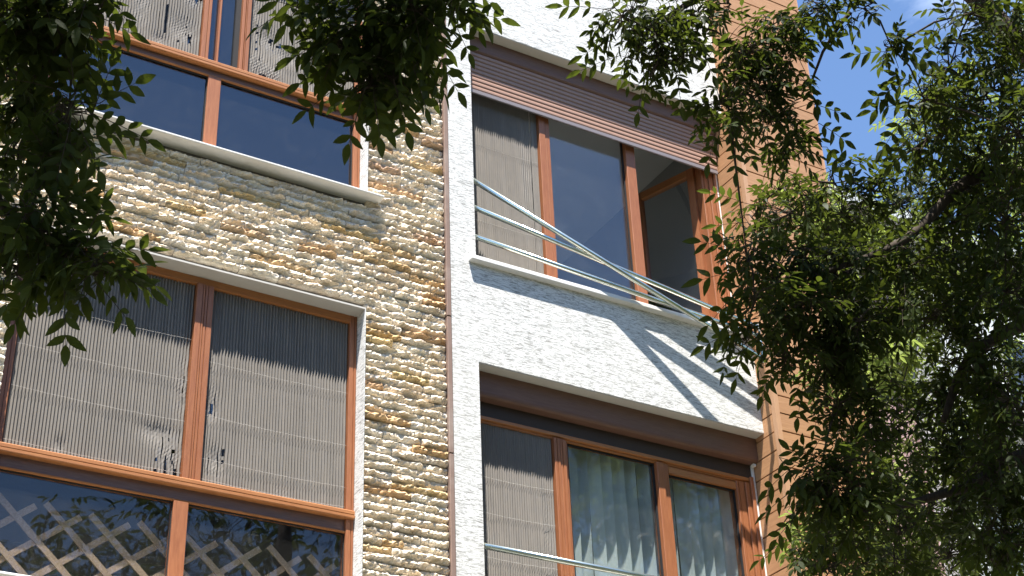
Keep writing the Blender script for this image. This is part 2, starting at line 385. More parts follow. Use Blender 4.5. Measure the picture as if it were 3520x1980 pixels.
for i, (x, z, li, sx) in enumerate(spots):
    oc = 1 if is_ochre(x, z) else 0; k = rs.randrange(5); y = rs.uniform(.010, .026); fx = rs.choice((1, -1)); rx = rs.uniform(-.06, .10); rz = rs.uniform(-.03, .03)
    Mx = Matrix.Translation((x, y, z)) @ Matrix.Rotation(rz, 4, 'Z') @ Matrix.Rotation(rx, 4, 'X') @ Matrix.Diagonal((sx, 1, 1, 1))
    if i in shown:
        o = bpy.data.objects.new('stone', SM[(li, k, oc)]); C.objects.link(o); o.parent = ST; o.matrix_local = Mx
        if oc: o['label'] = 'ochre brown split stone'
    else:
        vs, fs = SMB[(li, k, oc)]; rest[oc].add([(Mx @ Vector(v))[:] for v in vs], fs)
for oc, nm in ((0, 'pale_stones'), (1, 'ochre_stones')):
    if rest[oc].v: tag(rest[oc].build(nm, (STONE, OCHRE)[oc], ST), kind='stuff')

# ---- tan board cladding: projecting bay to the right
CY = -.155; CX0, CX1 = 6.937, 7.82; BP = .143
cb = MB().box(CX0+.02, CX1-.02, CY+.02, .258, 0, TOP); cb.build('cladding_core', DARK, B)
CF = part('board_cladding')
z = 7.017-BP*26; n = 0
fb = MB().box(CX0+.036, CX1, CY, CY+.019, .0, BP-.010, .0015); fm = fb.mesh('front_board', CLADF)
sb = MB().box(CX0, CX0+.019, CY+.036, .255, .0, BP-.009, .0015); sm_ = sb.mesh('side_board', CLADS)
while z < TOP-.1:
    if z > 3.2:
        o = bpy.data.objects.new('board', fm); C.objects.link(o); o.parent = CF; o.location = (0, rs.uniform(-.001, .001), z+.003)
        o = bpy.data.objects.new('board', sm_); C.objects.link(o); o.parent = CF; o.location = (rs.uniform(-.001, .001), 0, z+.003); o['label'] = 'short board on the return face'
    z += BP; n += 1
lowb = MB().box(CX0+.036, CX1, CY, CY+.019, 0, 3.2); lowb.box(CX0, CX0+.019, CY+.036, .255, 0, 3.2); lowb.build('lower_boarding', CLADF, CF)
MB().vprof([(CX0-.004, CY+.036), (CX0-.004, CY-.006), (CX0+.036, CY-.006), (CX0+.036, CY+.004), (CX0+.006, CY+.004), (CX0+.006, CY+.036)], 0, TOP-.01).build('corner_trim', TRIM, B)
MB().box(CX1-.004, CX1+.012, CY-.005, CY+.03, 0, TOP-.01).build('edge_trim', TRIM, B)
MB().box(CX1, CX1+.02, CY+.03, 4.2, 0, TOP-.02).build('side_wall', REVEAL, B)

# ---- sills
def sill(name, x0, x1, yf, z1, th, parent):
    m_ = MB().box(x0, x1, yf, .10, z1-th, z1, .005); return m_.build(name, MARBLE, parent)

# ---- pleated screens
def screen(x0, x1, z0, z1, y, parent, pitch=.0192, depth=.014, seed=0, dents=(), holes=(), name='pleated_screen', nz=56, squash=1.):
    r = np.random.default_rng(seed); n = int(round((x1-x0)/pitch)); xs = []
    gaps = 1+r.normal(0, .035, n); gaps = gaps/gaps.sum()*(x1-x0); e = np.concatenate([[x0], x0+np.cumsum(gaps)])
    cols = []
    for i in range(n):
        cols.append((e[i], 0.)); cols.append((e[i]+gaps[i]*.5, 1.))
    cols.append((e[-1], 0.))
    zz = np.linspace(z0, z1, nz+1); vs = []; fs = []
    wob = r.normal(0, 1, len(cols))
    for j, z in enumerate(zz):
        for i, (x, t) in enumerate(cols):
            dep = depth*t; dx = 0.; dy = .0014*math.sin(z*7+i*.7+seed)+.0008*wob[i]
            for (cx, cz, rx_, rz_, amt, sh) in dents:
                g_ = math.exp(-((x-cx)/rx_)**2-((z-cz)/rz_)**2)
                dep *= (1-min(.95, abs(amt)*g_)); dy += sh*g_*(1+.5*math.sin(i*2.1+j*1.3)); dx += .004*g_*math.sin(j*.9+i*.2)*amt
            vs.append((x+dx, y-dep+dy, z))
    nc = len(cols)
    for j in range(nz):
        for i in range(nc-1):
            xm = (cols[i][0]+cols[i+1][0])/2; zm = (zz[j]+zz[j+1])/2; skip = False
            for (hx, hz, hw, hh) in holes:
                if abs(xm-hx) < hw*(1+.3*math.sin(zm*90)) and abs(zm-hz) < hh*(1+.35*math.sin(xm*170)): skip = True
            if not skip: a = j*nc+i; fs.append((a, a+1, a+nc+1, a+nc))
    mb = MB(); mb.add(vs, fs); m_ = bpy.data.meshes.new(name); m_.from_pydata(mb.v, [], mb.f); m_.materials.append(SCREEN)
    o = bpy.data.objects.new(name, m_); C.objects.link(o); o.parent = parent
    return o
def cords(x0, x1, zs, y, parent, seed=0):
    r = random.Random(seed); mb = MB()
    for z in zs:
        pts = [(x0+(x1-x0)*i/24, y-.0012*((i % 2)), z+.010*math.sin(i/24*3.1)*-1+r.uniform(-.0015, .0015)) for i in range(25)]
        mb.tube(pts, .0008, 4)
    mb.build('cord', CORD, parent)

def bar_v(x0, x1, y0, y1, z0, z1, parent, name='mullion', m=OAK, grooves=(), b=.003):
    """vertical profile with grooves cut in its front face"""
    ring = [(x0, y1), (x0, y0+b), (x0+b, y0)]
    for gx in grooves: ring += [(gx-.003, y0), (gx-.002, y0+.006), (gx+.002, y0+.006), (gx+.003, y0)]
    ring += [(x1-b, y0), (x1, y0+b), (x1, y1)]
    return MB().vprof(ring, z0, z1).build(name, m, parent)
def bar_h(x0, x1, ring, parent, name='rail', m=OAKH): return MB().prof(ring, x0, x1).build(name, m, parent)
def pane(x0, x1, z0, z1, y, parent, m=GLASS, name='pane'):
    MB().box(x0, x1, y, y+.006, z0, z1).build(name, m, parent)
def gasket(x0, x1, z0, z1, y, parent, w_=.006):
    mb = MB().box(x0, x0+w_, y, y+.012, z0+w_, z1-w_).box(x1-w_, x1, y, y+.012, z0+w_, z1-w_).box(x0, x1, y, y+.012, z0, z0+w_).box(x0, x1, y, y+.012, z1-w_, z1)
    mb.build('gasket', DARK, parent)

# ================= left bay windows (two storeys)
def left_window(zs, zr, zt, top):
    """zs sill top, zr mid rail bottom, zt track top, top lintel"""
    W_ = part('window'); yf = .10
    x0, x1 = LX0+.002, LX1-.002
    bar_v(x0, x0+.06, yf, .165, zs, top-.001, W_, 'frame_stile', grooves=(x0+.035,)); bar_v(x1-.050, x1, yf, .165, zs, top-.001, W_, 'frame_stile', grooves=(x1-.018,))
    bar_h(x0+.06, x1-.050, [(yf+.002, top-.002), (yf+.002, top-.05), (yf+.02, top-.052), (.16, top-.052), (.16, top-.002)], W_, 'head_rail')
    bar_h(x0+.06, x1-.050, [(yf+.004, zs), (.16, zs), (.16, zs+.07), (yf+.02, zs+.07), (yf+.004, zs+.06)], W_, 'bottom_rail')
    # mid rail: recessed dark band, bead under it, projecting track above
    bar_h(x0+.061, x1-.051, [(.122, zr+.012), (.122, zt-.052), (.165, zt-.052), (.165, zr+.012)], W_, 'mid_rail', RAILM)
    bar_h(x0+.061, x1-.051, [(.108, zr), (.106, zr+.006), (.110, zr+.0115), (.160, zr+.0115), (.160, zr)], W_, 'bead')
    zz = zt-.050
    bar_h(x0+.02, x1-.004, [(.082, zz), (.078, zz+.004), (.078, zz+.020), (.083, zz+.023), (.078, zz+.026), (.078, zz+.045), (.082, zz+.05), (.090, zz+.05), (.090, zz+.040), (.165, zz+.040), (.165, zz-.001), (.099, zz-.001), (.099, zz)], W_, 'track_rail')
    mxc = 2.692
    bar_v(mxc-.044, mxc+.044, .104, .165, zs+.07, zr, W_, 'lower_mullion')
    for a, b in ((x0+.06, mxc-.044), (mxc+.044, x1-.05)):
        pane(a+.001, b-.001, zs+.07, zr, .135, W_, CLEAR if zs < 6 else GLASS); gasket(a, b, zs+.07, zr-.001, .122, W_, .005)
    return W_
W1 = left_window(4.79, 5.443, 5.580, 6.94)
W2 = left_window(7.81, 8.515, 8.628, 9.84)
# lower storey: two pleated screens and the double mullion
bar_v(2.680, 2.732, .086, .165, 5.572, 6.888, W1, 'sash_stile', grooves=(2.718,)); bar_v(2.735, 2.789, .090, .165, 5.572, 6.888, W1, 'sash_stile', grooves=(2.752,))
screen(LX0+.064, 2.680, 5.575, 6.886, .134, W1, seed=1, dents=((2.60, 5.72, .09, .09, .9, -.006), (2.52, 5.85, .10, .06, .8, .004), (2.65, 6.2, .05, .25, .6, .003), (1.98, 5.66, .03, .05, .5, .004)), holes=((2.645, 5.63, .012, .03), (2.62, 5.72, .006, .05), (2.585, 5.66, .004, .06), (2.56, 5.76, .004, .05), (2.535, 5.64, .004, .05), (2.655, 5.86, .005, .06), (2.60, 5.88, .003, .05), (2.66, 6.15, .004, .16), (1.985, 5.65, .003, .04)))
screen(2.789, 3.708, 5.575, 6.886, .134, W1, seed=2, dents=((2.84, 6.1, .05, .12, .85, .004), (2.88, 5.75, .06, .10, .8, .005), (2.83, 6.45, .03, .3, .5, .002), (3.3, 5.63, .05, .03, .5, -.003)), holes=((2.835, 6.08, .010, .035), (2.805, 6.12, .004, .07), (2.86, 6.10, .004, .06), (2.90, 5.72, .003, .07), (2.84, 5.70, .004, .08), (2.93, 5.80, .003, .04), (3.22, 5.65, .0006, .04), (3.44, 5.63, .0006, .03), (3.56, 5.64, .0006, .04)))
cords(LX0+.07, 2.678, (6.50, 6.22, 5.95, 5.62), .1155, W1, 3); cords(2.792, 3.706, (6.38, 6.02, 5.74, 5.61), .1155, W1, 4)
pane(LX0+.064, 2.68, 5.575, 6.886, .158, W1); pane(2.789, 3.708, 5.575, 6.886, .158, W1)
# upper storey: left screen, open leaf, right torn screen
zt = 8.622
bar_v(2.575, 2.606, .090, .165, zt, 9.786, W2, 'sash_stile'); bar_v(2.609, 2.630, .094, .165, zt, 9.786, W2, 'sash_stile')
bar_v(2.692, 2.706, .112, .16, zt, 9.786, W2, 'sash_stile')
bar_v(2.850, 2.872, .094, .165, zt, 9.786, W2, 'sash_stile'); bar_v(2.875, 2.910, .088, .165, zt, 9.786, W2, 'sash_stile', grooves=(2.88,))
MB().box(2.815, 2.849, .13, .165, zt, 9.786).build('gasket', DARK, W2)
pane(2.631, 2.815, zt, 9.786, .150, W2)
screen(LX0+.064, 2.575, zt, 9.786, .128, W2, seed=5, dents=((2.45, 8.85, .10, .12, .9, .006), (2.50, 9.2, .08, .15, .9, -.008), (2.15, 9.0, .08, .3, .7, .004), (2.3, 8.7, .06, .06, .8, .004), (1.8, 8.8, .12, .1, .7, -.003)), holes=((2.50, 8.78, .012, .05), (2.47, 8.90, .004, .10), (2.53, 9.17, .03, .05), (2.33, 8.9, .003, .12), (2.28, 8.85, .003, .12), (2.42, 8.72, .004, .03)))
screen(2.910, 3.708, zt-.03, 9.786, .128, W2, seed=6, dents=((3.05, 9.0, .10, .10, .9, .005), (2.98, 8.75, .07, .08, .95, -.010), (3.10, 8.70, .06, .06, .9, -.012), (3.2, 8.9, .10, .06, .7, .004), (2.95, 9.2, .05, .2, .6, .004), (3.4, 8.75, .1, .1, .5, .002)), holes=((3.07, 8.99, .018, .022), (3.135, 8.97, .020, .016), (3.00, 8.92, .003, .10), (2.975, 8.98, .003, .12), (3.03, 8.655, .02, .014), (3.10, 8.95, .004, .06), (3.17, 9.02, .004, .06)))
cords(3.10, 3.706, (8.80, 8.66, 8.62), .1155, W2, 7)
pane(LX0+.064, 2.575, zt, 9.786, .158, W2); pane(2.912, 3.708, zt, 9.786, .158, W2)
sill('window_sill', 1.50, 3.858, -.085, 7.812, .018, B)
sill('window_sill', 1.50, 3.858, -.085, 4.790, .018, B)

# ================= right bay windows
def shutter_box(z1, z0, P_):
    ring = [(.092, z1-.008), (.092, z0+.03), (.096, z0+.012), (.106, z0+.002), (.118, z0), (.24, z0), (.24, z1-.008)]
    bar_h(RX0+.001, RX1-.002, ring, P_, 'shutter_box', BOXM)
# upper right window
W3 = part('window')
shutter_box(9.67, 9.522, W3)
SH = part('roller_shutter')
prof_ = [(0, 0), (-.0045, .003), (-.0085, .010), (-.0085, .028), (-.0045, .036), (0, .0395), (.004, .0395), (.004, 0)]
slm = MB().prof([(y, z) for y, z in prof_], RX0+.012, RX1-.022).mesh('shutter_slat', SLAT)
for i in range(9):
    o = bpy.data.objects.new('slat', slm); C.objects.link(o); o.parent = SH; o.location = (0, .117, 9.163+i*.0405)
MB().box(RX0+.012, RX1-.022,   .106, .122, 9.126, 9.161, .003).build('end_bar', BARM, SH)
X0, X1 = RX0+.002, RX1-.025
ZS, ZT = 7.572, 9.34
bar_h(X0, X1, [(.15, ZS), (.15, ZS+.05), (.165, ZS+.07), (.23, ZS+.07), (.23, ZS)], W3, 'bottom_rail')
bar_h(X0, X1, [(.15, ZT-.08), (.15, ZT), (.23, ZT), (.23, ZT-.07)], W3, 'head_rail')
bar_v(X0, X0+.012, .15, .23, ZS+.07, ZT-.08, W3, 'frame_stile', m=DARK)
bar_v(5.258, 5.311, .148, .23, ZS+.07, ZT-.08, W3, 'sash_stile'); bar_v(5.314, 5.352, .154, .23, ZS+.07, ZT-.08, W3, 'sash_stile')
bar_v(6.052, 6.138, .158, .23, ZS+.07, ZT-.08, W3, 'sash_stile')
screen(X0+.016, 5.198, ZS+.07, ZT-.08, .192, W3, seed=8, nz=60, pitch=.0175, dents=((5.15, 8.6, .06, .4, .5, .001),))
screen(5.200, 5.257, ZS+.07, ZT-.08, .188, W3, seed=9, nz=60, pitch=.0095, depth=.006)
cords(X0+.02, 5.255, (8.72, 8.05), .1795, W3, 10)
pane(5.353, 6.051, ZS+.07, ZT-.08, .205, W3, BLUEP)
gasket(5.353, 6.051, ZS+.07, ZT-.08, .194, W3, .010)
# right jamb stack
bar_v(6.780, 6.842, .160, .26, ZS+.07, ZT-.08, W3, 'frame_stile', grooves=(6.80,)); bar_v(6.845, 6.885, .150, .26, ZS+.07, ZT-.08, W3, 'frame_stile'); bar_v(6.888, 6.909, .138, .26, ZS, ZT, W3, 'frame_stile')
# opened casement, hinged on the right, swung into the room
SA = empty('open_sash', (6.775, .235, 7.645), B)
ang = math.atan2(.53, -.19)          # free edge into the room
SA.rotation_euler = (0, 0, ang)
SL, SHH = .58, 1.575
bar_v(0, .062, -.025, .025, 0, SHH, SA, 'stile'); bar_v(SL-.062, SL, -.025, .025, 0, SHH, SA, 'stile')
bar_h(.0622, SL-.0622, [(-.025, 0), (.025, 0), (.025, .062), (-.025, .062)], SA, 'rail'); bar_h(.0622, SL-.0622, [(-.025, SHH-.062), (.025, SHH-.062), (.025, SHH), (-.025, SHH)], SA, 'rail')
pane(.0625, SL-.0625, .0622, SHH-.0622, -.003, SA, BLUEP)
sill('window_sill', 4.532, 6.928, -.048, 7.572, .036, B)
# curtain rail on the ceiling of the upper right room
tag(MB().box(5.42, 6.15, .55, .58, 9.71, 9.755, .004).build('curtain_rail', DARK), 'dark curtain rail on the ceiling behind the upper right window', 'curtain rail')

# lower right window
W4 = part('window')
shutter_box(6.77, 6.580, W4)
ZT = 6.475; ZS = 4.62
MB().box(RX0+.004, X1, .165, .24, 6.476, 6.578).build('shutter_slot', m_plain('slot_shadow_brown', (.05, .035, .028)), W4)  # solid strip, its dark brown stands in for the shade in the slot
bar_h(X0, X1, [(.15, ZS), (.15, ZS+.07), (.23, ZS+.07), (.23, ZS)], W4, 'bottom_rail')
bar_h(X0, X1, [(.162, ZT-.028), (.158, ZT-.024), (.158, ZT-.004), (.165, ZT), (.24, ZT), (.24, ZT-.042), (.175, ZT-.042), (.175, ZT-.028)], W4, 'head_rail')
bar_v(5.240, 5.286, .152, .24, ZS+.07, ZT-.043, W4, 'sash_stile', grooves=(5.262,)); bar_v(5.289, 5.335, .156, .24, ZS+.07, ZT-.043, W4, 'sash_stile', grooves=(5.306,)); bar_v(5.337, 5.362, .180, .24, ZS+.07, ZT-.043, W4, 'sash_stile')
bar_v(6.078, 6.136, .158, .24, ZS+.07, ZT-.043, W4, 'sash_stile'); bar_v(6.138, 6.182, .172, .24, ZS+.07, ZT-.043, W4, 'sash_stile')
bar_v(6.768, 6.838, .168, .26, ZS+.07, ZT-.043, W4, 'sash_stile', grooves=(6.79,)); bar_v(6.841, 6.878, .156, .26, ZS+.07, ZT-.043, W4, 'frame_stile'); bar_v(6.881, 6.909, .140, .26, ZS, ZT, W4, 'frame_stile')
bar_h(6.183, 6.767, [(.172, 6.372), (.172, 6.412), (.180, 6.430), (.24, 6.430), (.24, 6.372)], W4, 'sash_rail')
screen(X0+.012, 5.239, ZS+.07, ZT-.043, .192, W4, seed=12, nz=60, pitch=.0175, depth=.010, dents=((5.17, 5.6, .03, .5, .7, .003), (4.75, 5.7, .05, .3, .4, .002)))
cords(X0+.02, 5.235, (6.05, 5.80, 5.50, 5.2), .1795, W4, 13)
pane(5.363, 6.077, ZS+.07, ZT-.043, .205, W4, DIRTY); gasket(5.363, 6.077, ZS+.07, ZT-.043, .194, W4, .012)
pane(6.183, 6.767, ZS+.07, 6.371, .205, W4, DIRTY); gasket(6.183, 6.767, ZS+.07, 6.371, .194, W4, .012)
sill('window_sill', 4.532, 6.928, -.048, 4.620, .036, B)
# white guide rails beside the boards, both storeys
for z0, z1 in ((7.574, 9.52), (4.622, 6.578)):
    MB().box(6.913, 6.933, .150, .172, z0, z1, .003).build('shutter_guide', WCABLE, B)
MB().box(6.905, 6.932, .118, .15, 6.556, 6.577, .003).build('guide_stop', WCABLE, B)

# vertical blinds
def blinds(x0, x1, y, z0, z1, label, seed):
    t = empty('vertical_blind', ((x0+x1)/2, y, z0)); tag(t, label, 'blind'); r = random.Random(seed)
    MB().box(x0-t.location.x, x1-t.location.x, -.02, .02, z1-z0, z1-z0+.03).build('head_track', WCABLE, t)
    x = x0
    while x < x1-.04:
        wd = .092; a = r.uniform(-1.0, -.35); bow = r.uniform(.006, .016); sway = r.uniform(-.02, .02); vs = []; fs = []; nz = 14; nx = 4
        for j in range(nz+1):
            v = j/nz; tw = a+r.uniform(-.02, .02)+.25*(1-v)*math.sin(x*9)
            for i in range(nx+1):
                u = i/nx-.5; lx = u*wd; ly = bow*(1-4*u*u)
                vs.append((x-t.location.x+.04+lx*math.cos(tw)-ly*math.sin(tw)+sway*(1-v), lx*math.sin(tw)+ly*math.cos(tw), (z1-z0)*v))
        for j in range(nz):
            for i in range(nx): q = j*(nx+1)+i; fs.append((q, q+1, q+nx+2, q+nx+1))
        mb = MB().add(vs, fs); mb.build('blind_slat', BLIND, t, smooth=True)
        x += r.choice((.088, .096, .102, .116))
blinds(5.30, 6.90, .30, 4.72, 6.62, 'pale teal vertical blind behind the lower right window', 3)

# trellis behind the lower left panes
T = empty('trellis', (2.7, .21, 4.5)); tag(T, 'weathered wooden trellis standing behind the lower left panes', 'trellis')
ztop = 5.305; zb = 4.5; pit = .262; wd = .036; th = .010; r = random.Random(5)
def strip(pa, pb, y):
    a = Vector((pa[0]-2.7, 0, pa[1]-4.5)); b = Vector((pb[0]-2.7, 0, pb[1]-4.5)); d = (b-a).normalized(); nrm = Vector((-d.z, 0, d.x))*wd/2
    yy = Vector((0, 1, 0)); vs = []
    for p in (a, b):
        for sgn, yo in ((-1, y), (1, y), (1, y+th), (-1, y+th)): vs.append((p+nrm*sgn+yy*yo)[:])
    MB().add(vs, [(0,1,2,3),(7,6,5,4),(0,4,5,1),(1,5,6,2),(2,6,7,3),(3,7,4,0)]).build('strip', LATT, T)
for k in range(-1, 10):
    xt = 1.50+k*.262+r.uniform(-.008, .008)      # falls to the right
    L_ = (ztop-zb)/.90; e = r.uniform(-.02, .02)
    a = (xt+.20, ztop+.012+e); b = (a[0]+L_, zb)
    if a[0] < 1.66: a = (1.66, a[1]-(1.66-a[0])*.9)
    if b[0] > 3.7: b = (3.7, b[1]+(b[0]-3.7)*.9)
    if a[0] < 3.68 and b[0] > 1.7: strip(a, b, 0)
    # rises to the right, fixed behind
    c0 = (xt+.11+.04, ztop-.01+e); s_ = .80; b2 = c0; a2 = (c0[0]-(ztop-zb)/s_, zb)
    if a2[0] < 1.66: a2 = (1.66, b2[1]-(b2[0]-1.66)*s_)
    if b2[0] > 3.7: a2_ = a2; b2 = (3.7, b2[1]-(b2[0]-3.7)*s_)
    if b2[0] > 1.72 and a2[0] < 3.66: strip(a2, b2, th+.001)

# plants inside the windows: leafy pot plants
def rosette(name, label, x, y, z, n, s, col, seed):
    t = empty(name, (x, y, z)); tag(t, label, 'plant'); r = random.Random(seed); m_ = m_leaf(name+'_leaf', tuple(c*.7 for c in col), col, tuple(c*1.4 for c in col), .3)
    MB().tube([(0, 0, -.3), (.01, 0, -.1), (0, .01, .02)], .006, 6).build('stem', BARK, t)
    for k in range(n):
        th_ = r.uniform(0, 6.28); el = r.uniform(-.2, 1.0); L_ = s*r.uniform(.7, 1.2); d = Vector((math.cos(th_)*math.cos(el), math.sin(th_)*math.cos(el)*.6, math.sin(el))); sd_ = d.cross(Vector((0, 0, 1))).normalized(); n_ = sd_.cross(d)
        vs = []; fs = []
        for i in range(6):
            u = i/5; ww = .38*L_*math.sin(math.pi*(u*.93+.05))**.8
            c_ = d*L_*u+Vector((0, 0, -.35*L_*u*u))+Vector((0, 0, r.uniform(-.0, .0)))
            vs += [(c_-sd_*ww+n_*.08*ww)[:], c_[:], (c_+sd_*ww+n_*.08*ww)[:]]
        for i in range(5): q = i*3; fs += [(q, q+1, q+4, q+3), (q+1, q+2, q+5, q+4)]
        MB().add(vs, fs).build('leaf', m_, t, smooth=True)
    pv = MB().tube([(0, 0, -.42), (0, 0, -.40), (0, 0, -.28), (0, 0, -.26)], [.07, .08, .10, .105], 18); pv.build('pot', m_plain('terracotta', (.35, .16, .09), .8), t)
rosette('pot_plant', 'broad leaved green pot plant behind the trellis', 2.12, .48, 5.02, 12, .13, (.05, .14, .06), 1)
rosette('window_plant', 'dark pot plant inside the upper right window', 6.50, .55, 8.05, 16, .14, (.03, .06, .03), 2)

# ------------------------------------------------------------ drying poles outside the upper right window
PO = empty('drying_rack', (4.6, .03, 8.0)); tag(PO, 'three round metal drying poles slanting across the upper right window', 'drying rack')
def gp(name, a, b, r_, par):
    o_ = Vector(par.location); A_ = Vector(a)-o_; B_ = Vector(b)-o_
    return MB().tube([A_, B_], r_, 20).build(name, STEEL, par, smooth=True)
gp('pole', (4.592, .032, 8.262), (6.80, -.255, 7.215), .0185, PO)
gp('pole', (4.592, .032, 8.027), (6.90, -.150, 7.560), .0185, PO)
gp('pole', (4.592, .032, 7.780), (6.88, -.170, 7.470), .0185, PO)
e_ = MB()
e_.tube([Vector((6.89, -.150, 7.60))-Vector((4.6, .03, 8)), Vector((6.87, -.175, 7.45))-Vector((4.6, .03, 8)), Vector((6.80, -.262, 7.19))-Vector((4.6, .03, 8))], .011, 12)
e_.tube([Vector((6.87, -.172, 7.46))-Vector((4.6, .03, 8)), Vector((6.93, -.10, 7.42))-Vector((4.6, .03, 8))], .011, 12)
e_.build('end_bracket', STEEL, PO, smooth=True)
PP = empty('curtain_pole', (4.6, .03, 5.5)); tag(PP, 'single horizontal metal pole across the lower right window', 'pole')
z_ = 1.6+(5.55-1.6)*8.004/8.124
gp('pole', (4.592, .03, z_), (6.93, .03, z_), .0195, PP)

for wnd, lb in ((W1, 'lower left window with two pleated grey screens and glass below'), (W2, 'upper left window with torn pleated screens'), (W3, 'upper right window under a half lowered roller shutter'), (W4, 'lower right window with blinds behind the glass')): wnd['label'] = lb

# ------------------------------------------------------------ neighbouring building far right
NB = empty('neighbouring_building', (9.5, 3.0, 0)); tag(NB, 'pink and pale plaster apartment block behind the trees on the right', 'building')
PINK = m_plain('pink_render', (.42, .28, .26), .9, .1); PALE = m_plain('pale_render', (.50, .52, .51), .9, .1)
def nb(name, m_, *a, par=None):
    o = MB().box(*a).build(name, m_, par or NB); return o
nb('wall', PINK, .2, 2.2, 0, 7, 0, 11.5); nb('wall', PALE, 2.2, 12, -.4, 7, 0, 10.8); nb('wall', PINK, 12, 17, -.2, 7, 0, 7.6)
nb('cornice', PALE, 0, 12.2, -.6, 7.2, 11.5, 11.65)
for fz in (1.2, 4.0, 6.8, 9.2):
    for fx in (3.2, 5.6, 8.0, 10.2):
        f_ = nb('window', WCABLE, fx, fx+1.1, -.44, -.38, fz, fz+1.3)
        pn = MB().box(fx+.07, fx+.52, -.445, -.441, fz+.07, fz+1.23).box(fx+.58, fx+1.03, -.445, -.441, fz+.07, fz+1.23).build('window_pane', GLASS, f_)
    nb('balcony_slab', PALE, 2.3, 5.0, -1.4, -.42, fz-.45, fz-.30)

OB = empty('added_opposite_building', (0, -24, 0)); tag(OB, 'brown apartment block across the street, added out of view to cut the sky light', 'building')  # unseen block added to hold sky light off the facade
MB().box(-30, 40, -8, 0, 0, 14).build('wall', m_plain('brown_render', (.22, .19, .16), .9, .1), OB)
for fz in (1.2, 4.2, 7.2, 10.2):
    for fx in range(-28, 38, 4): MB().box(fx, fx+1.6, .0, .03, fz, fz+1.4).build('window', DARK, OB)
